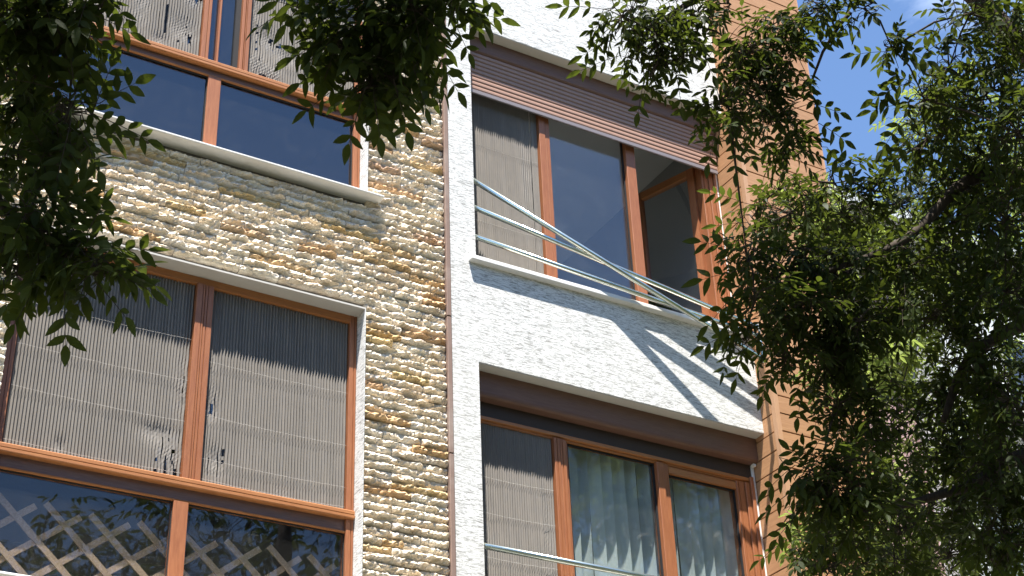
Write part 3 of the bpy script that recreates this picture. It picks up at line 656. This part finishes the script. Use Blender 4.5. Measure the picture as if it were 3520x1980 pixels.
# ------------------------------------------------------------ ash trees
CL=[
 ('L',0.59,-4.5,4.56,0.1,0.09,26,0.085),('L',0.69,-4.55,4.59,0.09,0.06,18,0.085),('L',0.77,-4.66,4.55,0.04,0.04,6,0.085),
 ('L',0.65,-4.34,4.51,0.1,0.09,24,0.085),('L',0.73,-4.49,4.51,0.07,0.07,12,0.085),('L',0.71,-4.19,4.47,0.09,0.08,18,0.085),
 ('L',0.77,-4.47,4.32,0.08,0.07,10,0.085),('L',0.69,-4.28,4.25,0.07,0.07,10,0.085),('L',0.78,-4.4,4.22,0.07,0.06,8,0.085),
 ('L',0.72,-4.36,4.01,0.09,0.07,20,0.085),('L',0.75,-4.22,3.97,0.08,0.07,16,0.085),('L',0.84,-4.36,3.96,0.09,0.07,18,0.085),
 ('L',0.91,-4.44,3.87,0.06,0.05,10,0.085),('M',1.29,-4.91,4.63,0.09,0.06,12,0.085),('M',1.43,-4.93,4.59,0.12,0.07,24,0.085),
 ('M',1.52,-5.06,4.53,0.1,0.07,20,0.085),('M',1.6,-5.13,4.55,0.05,0.04,8,0.085),('M',1.4,-4.84,4.52,0.08,0.07,12,0.085),
 ('M',1.54,-4.82,4.58,0.1,0.07,20,0.085),('M',1.59,-4.94,4.52,0.06,0.07,10,0.085),('M',1.5,-4.82,4.44,0.07,0.07,12,0.085),
 ('M',1.54,-4.86,4.46,0.04,0.04,6,0.085),('R',2.72,-4.37,5.55,0.1,0.1,18,0.075),('R',2.85,-4.4,5.49,0.13,0.12,28,0.075),
 ('R',3.03,-4.37,5.64,0.12,0.11,22,0.075),('R',2.88,-4.31,5.38,0.07,0.06,7,0.075),('R',2.93,-4.39,5.41,0.07,0.07,8,0.075),
 ('R',3.22,-4.39,5.81,0.09,0.05,7,0.075),('R',3.23,-4.43,5.54,0.1,0.12,18,0.075),('R',3.41,-4.4,5.67,0.12,0.14,34,0.075),
 ('R',3.39,-4.35,5.48,0.14,0.12,30,0.075),('R',3.19,-4.35,5.33,0.11,0.08,16,0.075),('R',3.18,-4.36,5.19,0.09,0.06,8,0.075),
 ('R',3.45,-4.31,5.39,0.09,0.08,18,0.075),('R',3.59,-4.23,5.35,0.06,0.06,14,0.075),('R',3.57,-4.54,5.81,0.13,0.06,18,0.075),
 ('R',3.69,-4.64,5.78,0.08,0.04,5,0.075),('R',3.88,-4.57,5.71,0.07,0.05,6,0.075),('R',4.18,-4.74,5.88,0.15,0.1,14,0.08),
 ('R',4.44,-4.71,5.91,0.14,0.16,30,0.08),('R',4.19,-4.57,5.73,0.15,0.12,18,0.08),('R',4.04,-4.54,5.53,0.07,0.08,12,0.08),
 ('R',4.45,-4.48,5.72,0.19,0.17,40,0.08),('R',4.22,-4.36,5.52,0.13,0.12,22,0.08),('R',4.52,-4.33,5.5,0.21,0.16,44,0.08),
 ('R',4.26,-4.76,5.3,0.1,0.19,26,0.08),('R',4.23,-3.99,5.5,0.09,0.04,6,0.075),('R',4.11,-3.91,5.55,0.1,0.07,9,0.075),
 ('R',3.95,-3.77,5.57,0.1,0.06,8,0.07),('R',3.88,-3.62,5.48,0.09,0.08,9,0.07),('R',3.89,-3.85,5.36,0.15,0.12,30,0.075),
 ('R',4.17,-3.86,5.44,0.16,0.14,34,0.075),('R',4.46,-3.92,5.54,0.18,0.16,38,0.075),('R',4.52,-4.15,5.33,0.19,0.17,44,0.08),
 ('R',4.4,-4.5,5.08,0.15,0.18,36,0.08),('R',3.35,-4.16,4.8,0.1,0.1,14,0.08),('R',3.59,-4.1,4.85,0.14,0.12,34,0.08),
 ('R',3.86,-4.09,4.91,0.16,0.14,44,0.08),('R',4.15,-4.11,4.99,0.16,0.15,40,0.08),('R',4.45,-4.15,5.04,0.18,0.17,38,0.08),
 ('R',4.4,-4.42,4.8,0.13,0.18,30,0.08),('R',3.35,-4.17,4.61,0.09,0.07,10,0.08),('R',3.6,-4.1,4.64,0.14,0.11,34,0.08),
 ('R',3.8,-4.13,4.64,0.15,0.12,44,0.08),('R',4.05,-4.14,4.74,0.13,0.09,24,0.08),('R',3.42,-4.02,4.55,0.09,0.07,11,0.075),
 ('R',3.6,-4.0,4.52,0.11,0.09,16,0.075),('R',3.8,-4.04,4.52,0.12,0.11,34,0.075),('R',3.97,-4.0,4.46,0.11,0.12,20,0.075),
 ('R',4.31,-4.14,4.81,0.1,0.07,10,0.08),('R',4.44,-4.16,4.65,0.18,0.15,40,0.08),('R',4.43,-4.3,4.41,0.14,0.19,36,0.08),
 ('R',4.53,-3.9,4.61,0.15,0.12,26,0.08),('R',3.84,-3.97,4.36,0.08,0.08,12,0.075),('R',3.99,-3.92,4.31,0.11,0.09,22,0.075),
 ('R',4.41,-3.71,4.54,0.13,0.13,18,0.075),('R',4.59,-3.84,4.45,0.18,0.15,34,0.08),('R',4.46,-4.17,4.17,0.14,0.19,36,0.08),
 ('R',3.72,-3.97,4.08,0.09,0.07,16,0.08),('R',3.8,-4.02,4.05,0.13,0.1,30,0.08),('R',3.82,-3.88,4.02,0.11,0.08,18,0.08),
 ('R',3.97,-3.85,3.99,0.15,0.12,34,0.08),('R',4.12,-3.45,4.06,0.1,0.08,12,0.07),('R',4.14,-3.56,3.97,0.18,0.11,30,0.075),
 ('R',4.32,-3.75,4.25,0.11,0.1,12,0.075),('R',4.36,-3.68,4.07,0.15,0.11,18,0.075),('R',4.65,-3.77,4.24,0.18,0.13,34,0.08),
 ('R',4.51,-4.08,3.94,0.14,0.16,36,0.08),('R',4.65,-3.65,4.04,0.13,0.1,12,0.08),('R',4.37,-3.61,3.93,0.15,0.08,14,0.075),
 ('B',5.91,-2.05,6.1,0.26,0.21,30,0.08),('B',7.71,-0.6,7.09,0.33,0.27,40,0.08),('B',7.1,-1.43,6.86,0.33,0.24,40,0.08),
 ('B',6.81,-1.09,5.66,0.29,0.26,40,0.08),('B',8.04,-0.36,6.22,0.33,0.27,40,0.08),('B',7.27,-0.73,5.55,0.3,0.19,36,0.08),
 ('B',7.57,-1.43,6.17,0.3,0.24,40,0.08),('B',7.44,-2.02,7.09,0.24,0.3,40,0.08),('B',5.62,-1.86,5.05,0.18,0.18,20,0.08),
 ('B',6.82,-2.22,8.04,0.33,0.27,30,0.08),('B',7.2,-2.27,7.65,0.35,0.33,44,0.08),('B',7.16,-1.37,7.71,0.43,0.34,46,0.08),
 ('B',7.62,-1.59,7.39,0.43,0.37,50,0.08),('B',5.37,-2.6,6.43,0.24,0.27,30,0.08),('B',4.93,-2.9,6.31,0.15,0.1,9,0.075),
 ('B',6.87,-1.34,7.06,0.35,0.24,34,0.08),('B',7.86,-1.37,6.78,0.34,0.37,44,0.08),('B',8.04,-0.69,6.73,0.33,0.27,30,0.08),
 ('B',7.92,-0.46,6.59,0.3,0.18,18,0.08),('B',8.26,-0.63,6.27,0.36,0.36,44,0.08),('B',8.16,-0.31,5.92,0.33,0.21,26,0.08),
 ('B',8.47,-0.62,5.86,0.27,0.3,30,0.08),
]

EX=[('L',-.6,-4.6,6.0,.9,.45,60,.085),('L',.3,-5.3,6.2,.8,.45,60,.085),('M',1.5,-5.4,6.0,.7,.35,50,.085),('M',2.2,-4.9,6.6,.8,.35,40,.085),
 ('R',3.2,-4.9,6.9,.8,.3,50,.08),('R',4.4,-5.0,7.2,.9,.4,70,.08),('R',5.4,-4.4,6.6,.6,.7,80,.08),('R',5.3,-5.0,5.2,.5,.7,60,.08),('B',8.6,-1.8,8.6,.9,.5,60,.08)]
# the crowns above and behind the camera, out of the picture: added to cut sky light, they shade the street and show in the panes
CROWN=[('L',-2.2,-5.2,8.6,1.7,1.5,150,.16),('L',-.8,-7.2,8.0,1.6,1.3,150,.16),('L',-3.4,-7.6,7.2,1.8,1.7,150,.16),('L',-1.0,-5.6,10.6,1.5,1.3,120,.16),('L',.9,-6.6,8.0,1.0,.8,90,.15),('L',2.4,-7.2,7.6,1.1,.7,90,.15),('L',2.0,-10.2,8.4,1.8,1.2,140,.16),('L',-2.6,-10.6,8.6,2,1.7,140,.17),
 ('R',6.6,-5.6,9.6,1.5,1.3,130,.15),('R',8.6,-6.4,8.2,1.8,1.8,150,.16),('R',5.6,-7.4,8.6,1.5,1.2,130,.16),('R',8.0,-8.6,10.0,1.8,1.6,140,.17),('R',5.2,-10.4,9.0,1.8,1.4,140,.17),('R',10.6,-5.0,7.0,1.5,2,120,.15)]
CROWN+=[('R',10.4,-6.6,9.2,1.9,1.4,150,.15),('R',9.2,-4.6,7.9,1.2,.7,90,.13),('R',4.4,-7.8,7.9,1.3,.7,110,.14),('R',7.4,-7.0,7.0,1.6,1.2,130,.14)]
EX=EX+CROWN
def leaflet(Lf, wf, fold, droop, twist):
    """one pointed leaflet: base at the origin, along +x, face up +z"""
    us = (0, .12, .34, .60, .84, 1.); ws = (.04, .55, 1., .86, .42, 0.); vs = []; fs = []
    for i, u in enumerate(us):
        x = u*Lf; z = -droop*Lf*u*u; hw = ws[i]*wf*Lf; t = twist*u
        if i in (0, len(us)-1): vs.append((x, 0, z))
        else:
            vs += [(x, -hw*math.cos(t), z+hw*fold-hw*math.sin(t)), (x, 0, z), (x, hw*math.cos(t), z+hw*fold+hw*math.sin(t))]
    fs += [(0, 2, 1), (0, 3, 2)]
    for i in range(3):
        a = 1+i*3; fs += [(a, a+1, a+4, a+3), (a+1, a+2, a+5, a+4)]
    fs += [(10, 11, 13), (11, 12, 13)]
    return np.array(vs), fs
LV = [leaflet(1, w_, fo, dr, tw) for w_, fo, dr, tw in ((.17, .25, .10, .1), (.195, .15, .22, -.3), (.155, .35, .05, .35), (.205, .1, .3, 0), (.18, .5, .15, -.15))]
leafm = {}
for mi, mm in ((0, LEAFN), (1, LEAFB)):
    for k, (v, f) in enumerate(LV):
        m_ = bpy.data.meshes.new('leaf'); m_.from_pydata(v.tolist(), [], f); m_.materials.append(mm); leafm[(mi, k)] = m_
class Tree:
    def __init__(s, name, loc, label, mi):
        s.root = empty(name, loc); tag(s.root, label, 'tree'); s.loc = Vector(loc); s.leaves = []; s.tw = MB(); s.mi = mi
    def limb(s, pts, r0_, r1_, name='branch', n=10):
        P = [Vector(p)-s.loc for p in pts]; Q = []
        for i in range(len(P)-1):      # catmull-rom
            a, b, c, d = P[max(i-1, 0)], P[i], P[i+1], P[min(i+2, len(P)-1)]
            for t in (0, .25, .5, .75): Q.append(.5*((2*b)+(c-a)*t+(2*a-5*b+4*c-d)*t*t+(3*b-a-3*c+d)*t**3))
        Q.append(P[-1]); rr = [r0_+(r1_-r0_)*i/(len(Q)-1) for i in range(len(Q))]
        MB().tube(Q, rr, n).build(name, BARK, s.root, smooth=True)
    def twig(s, a, b, r_, sag=.02, n=5):
        a = Vector(a)-s.loc; b = Vector(b)-s.loc; m_ = (a+b)/2+Vector((rng.normal(0, .01), rng.normal(0, .01), sag)); s.tw.tube([a, m_, b], [r_, r_*.8, r_*.5], n, cap=False)
    def compound(s, base, d, Lf, npair=3, face=None, straight=False):
        """pinnate leaf: rachis from base along d with paired leaflets"""
        base = Vector(base); d = Vector(d).normalized(); up = Vector(face) if face else Vector((rng.normal(0, .35), rng.normal(0, .35), 1)).normalized()
        sd_ = d.cross(up)
        if sd_.length < .05: sd_ = d.cross(Vector((1, 0, 0)))
        sd_.normalize(); up = sd_.cross(d)
        RL = Lf*(.50*npair+.35); pts = []
        for i in range(5):
            u = i/4; pts.append(base+d*RL*u+Vector((0, 0, -.12*RL*u*u)))
        s.tw.tube([p-s.loc for p in pts], [.0016, .0015, .0013, .0011, .0008], 4, cap=False)
        def at(u):
            f = u*4; i = min(3, int(f)); return pts[i].lerp(pts[i+1], f-i)
        for k in range(npair):
            u = (k+.55)/(npair+.1); p = at(min(.97, u))
            for sg in (-1, 1):
                ax = (d*.62+sd_*sg*.85+up*rng.normal(-.10, .16)+Vector((0, 0, -.16))).normalized(); s.put(p, ax, up+sd_*rng.normal(0, .3)+d*rng.normal(0, .2), Lf*rng.uniform(.78, 1.08)*(.86 if k == 0 else 1))
        s.put(pts[-1], (pts[-1]-pts[-2]).normalized(), up, Lf*rng.uniform(.95, 1.15))
    def put(s, p, ax, up, L_):
        y = up.cross(ax).normalized(); z = ax.cross(y)
        s.leaves.append((Matrix(((ax.x*L_, y.x*L_, z.x*L_, p.x), (ax.y*L_, y.y*L_, z.y*L_, p.y), (ax.z*L_, y.z*L_, z.z*L_, p.z), (0, 0, 0, 1))), int(rng.integers(0, 5))))
    def cluster(s, c, rr, rv, n, Lf, anchor=None, deep=1.4):
        c = Vector(c)
        if anchor is not None: s.twig(anchor, c, .005, .03, 6)
        nsub = max(2, n//5); subs = []
        for k in range(nsub):
            v = Vector(rng.normal(0, 1, 3)).normalized()*rng.uniform(.3, .75); q = c+Vector((v.x*rr, v.y*rr*deep, v.z*rv)); subs.append(q); s.twig(c, q, .0035, .008)
        for k in range(n):
            v = Vector(rng.normal(0, 1, 3)).normalized()*rng.uniform(.15, 1.)**.5; q = c+Vector((v.x*rr*.85, v.y*rr*deep, v.z*rv*.9+.02)); sb_ = min(subs, key=lambda t: (t-q).length)
            s.twig(sb_, q, .002, .003, 4)
            d = (q-sb_).normalized()*.5+Vector(rng.normal(0, .5, 3))+Vector((0, 0, -.45)); s.compound(q, d, Lf*rng.uniform(.8, 1.1), int(rng.integers(2, 4)))
    def finish(s):
        def key(t):
            p = t[0].translation; return (not inframe(p, 1.02), (p-camv).length/t[0].to_scale().x)
        s.leaves.sort(key=key); li = s.loc
        for Mx, k in s.leaves[:300]:
            o = bpy.data.objects.new('leaf', leafm[(s.mi, k)]); C.objects.link(o); o.parent = s.root; M2 = Mx.copy(); M2.translation = Mx.translation-li; o.matrix_local = M2
        V = []; F3 = []; F4 = []; off = 0
        for Mx, k in s.leaves[300:]:
            v, f = LV[k]; A_ = np.array(Mx)[:3, :3]; V.append(v @ A_.T+(np.array(Mx)[:3, 3]-np.array(li))); 
            for q in f: (F3 if len(q) == 3 else F4).append([i+off for i in q])
            off += len(v)
        if V:
            V = np.concatenate(V); m_ = bpy.data.meshes.new('foliage'); F3 = np.array(F3); F4 = np.array(F4)
            m_.vertices.add(len(V)); m_.vertices.foreach_set('co', V.astype(np.float32).ravel())
            lp = np.concatenate([F3.ravel(), F4.ravel()]).astype(np.int32); m_.loops.add(len(lp)); m_.loops.foreach_set('vertex_index', lp)
            npf = len(F3)+len(F4); m_.polygons.add(npf); st = np.concatenate([np.arange(len(F3))*3, len(F3)*3+np.arange(len(F4))*4]).astype(np.int32)
            m_.polygons.foreach_set('loop_start', st); m_.update(calc_edges=True); m_.materials.append((LEAFN, LEAFB)[s.mi])
            o = bpy.data.objects.new('foliage', m_); C.objects.link(o); o.parent = s.root; tag(o, kind='stuff')
        if s.tw.v: tag(s.tw.build('twigs', BARK, s.root), kind='stuff')
        print(s.root.name, len(s.leaves))
TL = Tree('ash_tree', (-1.2, -4.9, 0), 'dark ash tree whose leafy boughs hang in at the upper left', 0)
TR = Tree('ash_tree', (5.6, -4.6, 0), 'dense ash tree filling the right side with drooping branches', 0)
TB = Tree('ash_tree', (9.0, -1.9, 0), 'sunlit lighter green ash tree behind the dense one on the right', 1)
TL.limb([(-1.2,-4.9,0), (-1.15,-4.9,1.5), (-1.1,-4.85,3.2), (-1.05,-4.8,4.6), (-.9,-4.8,6.6)], .17, .07, 'trunk', 14)
TL.limb([(-1.1,-4.85,3.4), (-.3,-4.7,4.6), (.3,-4.6,5.0), (.62,-4.5,4.75)], .06, .008)
TL.limb([(-1.1,-4.85,3.0), (-.3,-4.6,3.9), (.4,-4.4,4.25), (.70,-4.3,4.05)], .05, .007)
TL.limb([(-1.05,-4.8,4.6), (-.1,-5.0,5.6), (.8,-5.1,5.4), (1.35,-5.0,4.85)], .06, .008)
TR.limb([(5.6,-4.6,0), (5.55,-4.6,2.0), (5.5,-4.55,4.2), (5.3,-4.5,6.2), (5.2,-4.4,7.6)], .20, .06, 'trunk', 14)
TR.limb([(5.42,-4.5,5.3), (4.8,-4.3,6.6), (4.0,-4.3,6.6), (3.3,-4.35,6.0), (2.9,-4.38,5.6)], .06, .007)
TR.limb([(5.45,-4.55,4.8), (4.9,-4.35,5.5), (4.5,-4.3,5.45), (4.15,-4.2,5.1), (3.7,-4.1,4.85)], .05, .007)
TR.limb([(5.45,-4.55,4.4), (4.9,-4.3,4.85), (4.55,-4.1,4.75), (4.36,-4.02,4.42)], .045, .012)
TR.limb([(5.5,-4.55,3.8), (4.9,-4.1,4.35), (4.5,-3.95,4.2), (4.1,-3.85,4.05)], .05, .007)
TB.limb([(9.0,-1.9,0), (8.9,-1.8,3), (8.6,-1.7,5.6), (8.3,-1.6,8.4)], .2, .05, 'trunk', 12)
TB.limb([(8.7,-1.75,5.0), (7.8,-1.5,6.4), (7.0,-1.7,7.4)], .07, .01); TB.limb([(8.8,-1.8,4.0), (8.3,-1.0,5.2), (8.1,-.6,6.2)], .07, .01)
TM = {'L': TL, 'M': TL, 'R': TR, 'B': TB}
last = {}
for t, x, y, z, rr, rv, n, Lf in CL+EX:
    if Lf > .12: pass
    elif t in 'RB': n = int(n*((2.4 if x > 4.2 else 2.1) if t == 'R' else 4.2)); Lf *= .66 if t == 'R' else .75; rr *= .95
    else: n = int(n*2.0); Lf *= .74
    tr = TM[t]; an = None; key = t
    if t in last:
        c0 = min(last[t], key=lambda q: (q-Vector((x, y, z))).length); an = c0
    last.setdefault(t, []).append(Vector((x, y, z)))
    tr.cluster((x, y, z), rr, rv, n, Lf, an)
# single sprays that stand out against the walls and the sky
SP=[
 ('L',(0.827,-4.488,4.323),(0.836,-4.62,4.45),0.077,3),('L',(0.777,-4.499,4.352),(0.736,-4.572,4.42),0.075,2),('L',(0.838,-4.513,4.351),(0.893,-4.584,4.389),0.075,2),
 ('L',(0.818,-4.569,4.264),(0.898,-4.594,4.237),0.073,3),('L',(0.788,-4.539,4.235),(0.836,-4.526,4.169),0.073,2),('L',(0.765,-4.518,4.214),(0.763,-4.483,4.133),0.073,2),
 ('L',(0.744,-4.644,4.534),(0.826,-4.667,4.507),0.077,2),('L',(0.751,-4.365,4.18),(0.843,-4.391,4.154),0.075,3),('L',(0.759,-4.348,4.154),(0.827,-4.33,4.071),0.075,3),
 ('L',(0.801,-4.329,4.115),(0.898,-4.371,4.106),0.075,3),('L',(0.723,-4.306,4.104),(0.779,-4.315,4.065),0.077,2),('L',(0.88,-4.456,3.911),(0.974,-4.517,3.928),0.074,3),
 ('L',(0.906,-4.447,3.887),(0.985,-4.474,3.858),0.071,3),('L',(0.829,-4.406,3.852),(0.859,-4.367,3.738),0.078,3),('L',(0.793,-4.301,3.889),(0.767,-4.277,3.821),0.075,2),
 ('L',(0.907,-4.425,3.851),(0.974,-4.431,3.794),0.071,2),('M',(1.289,-4.865,4.587),(1.229,-4.869,4.587),0.075,2),('M',(1.383,-4.87,4.55),(1.318,-4.832,4.509),0.075,3),
 ('M',(1.412,-4.837,4.501),(1.356,-4.804,4.461),0.072,3),('M',(1.44,-4.804,4.451),(1.394,-4.777,4.411),0.072,3),('M',(1.452,-4.881,4.372),(1.444,-4.828,4.284),0.073,3),
 ('M',(1.478,-4.879,4.356),(1.498,-4.862,4.294),0.068,2),('M',(1.513,-4.927,4.39),(1.547,-4.909,4.319),0.068,3),('M',(1.552,-4.969,4.415),(1.582,-4.957,4.353),0.068,2),
 ('M',(1.571,-5.026,4.464),(1.62,-5.023,4.402),0.071,3),('M',(1.59,-5.107,4.535),(1.66,-5.155,4.512),0.071,3),('M',(1.609,-5.093,4.511),(1.633,-5.092,4.466),0.061,2),
 ('R',(2.633,-4.337,5.58),(2.533,-4.304,5.584),0.08,2),('R',(2.718,-4.302,5.489),(2.637,-4.235,5.451),0.076,2),('R',(2.76,-4.285,5.443),(2.674,-4.226,5.416),0.076,3),
 ('R',(2.86,-4.284,5.369),(2.86,-4.248,5.301),0.073,2),('R',(2.947,-4.365,5.381),(2.976,-4.338,5.299),0.076,2),('R',(3.021,-4.439,5.392),(3.021,-4.492,5.409),0.073,2),
 ('R',(2.987,-4.472,5.449),(3.064,-4.444,5.33),0.073,2),('R',(3.171,-4.35,5.344),(3.094,-4.303,5.33),0.074,3),('R',(3.13,-4.33,5.195),(3.125,-4.303,5.138),0.073,2),
 ('R',(3.197,-4.357,5.163),(3.203,-4.338,5.105),0.073,2),('R',(3.519,-4.473,5.64),(3.545,-4.538,5.641),0.074,2),('R',(3.553,-4.414,5.558),(3.573,-4.401,5.496),0.074,2),
 ('R',(3.598,-4.365,5.472),(3.638,-4.406,5.439),0.074,2),('R',(3.645,-4.343,5.407),(3.683,-4.371,5.363),0.074,2),('R',(3.695,-4.313,5.329),(3.736,-4.321,5.261),0.074,2),
 ('R',(3.867,-4.583,5.736),(3.911,-4.615,5.689),0.08,3),('R',(3.871,-4.548,5.703),(3.79,-4.5,5.707),0.08,2),('R',(3.925,-4.543,5.647),(3.91,-4.5,5.592),0.08,2),
 ('R',(3.968,-4.528,5.593),(3.879,-4.435,5.566),0.088,2),('R',(3.992,-4.486,5.532),(3.893,-4.41,5.529),0.088,2),('R',(4.0,-4.443,5.485),(3.973,-4.391,5.431),0.084,2),
 ('R',(4.042,-4.43,5.43),(4.014,-4.378,5.376),0.08,2),('R',(4.168,-3.973,5.552),(4.082,-3.986,5.619),0.077,2),('R',(4.225,-4.034,5.552),(4.226,-4.12,5.6),0.077,2),
 ('R',(3.614,-3.881,5.308),(3.531,-3.863,5.332),0.073,3),('R',(3.537,-3.975,5.13),(3.452,-3.933,5.129),0.078,2),('R',(3.29,-4.231,4.758),(3.177,-4.197,4.796),0.091,3),
 ('R',(3.293,-4.194,4.711),(3.195,-4.133,4.701),0.095,2),('R',(3.319,-4.176,4.661),(3.286,-4.107,4.571),0.095,2),('R',(3.291,-4.136,4.641),(3.248,-4.088,4.588),0.091,2),
 ('R',(3.398,-4.034,4.589),(3.335,-3.991,4.561),0.08,3),('R',(3.425,-4.01,4.524),(3.407,-3.973,4.454),0.076,2),('R',(3.579,-3.973,4.497),(3.557,-3.942,4.439),0.074,2),
 ('R',(3.734,-3.939,4.467),(3.726,-3.911,4.393),0.072,2),('R',(3.597,-3.906,4.152),(3.628,-3.923,4.088),0.076,2),('R',(3.646,-3.93,4.12),(3.597,-3.891,4.079),0.083,2),
 ('R',(3.661,-3.896,4.042),(3.606,-3.853,4.002),0.083,2),('R',(3.747,-3.803,4.002),(3.699,-3.759,3.947),0.078,2),('R',(3.861,-3.613,4.002),(3.798,-3.564,3.96),0.073,3),
]
BT=[(3.715, -4.548, 5.845), (3.698, -4.493, 5.815), (3.683, -4.393, 5.745), (3.686, -4.289, 5.649)]

for t, b, e, Lf, npr in SP:
    b = Vector(b); e = Vector(e); tr = TM[t]; c0 = min(last[t], key=lambda q: (q-b).length)
    tr.twig(c0, b, .0022, .01, 5)
    view = (camv-b).normalized(); face = (view*-.75+Vector((0, 0, .75))+Vector(rng.normal(0, .15, 3))).normalized()
    tr.compound(b, e-b, Lf*.85, npr+1, face=face)
for t_ in (TL, TR, TB): t_.finish()
# bare twig against the sky
MB().tube([Vector(p)-TR.loc for p in BT], [.009, .008, .006, .005], 8).build('branch', BARK, TR.root, smooth=True)
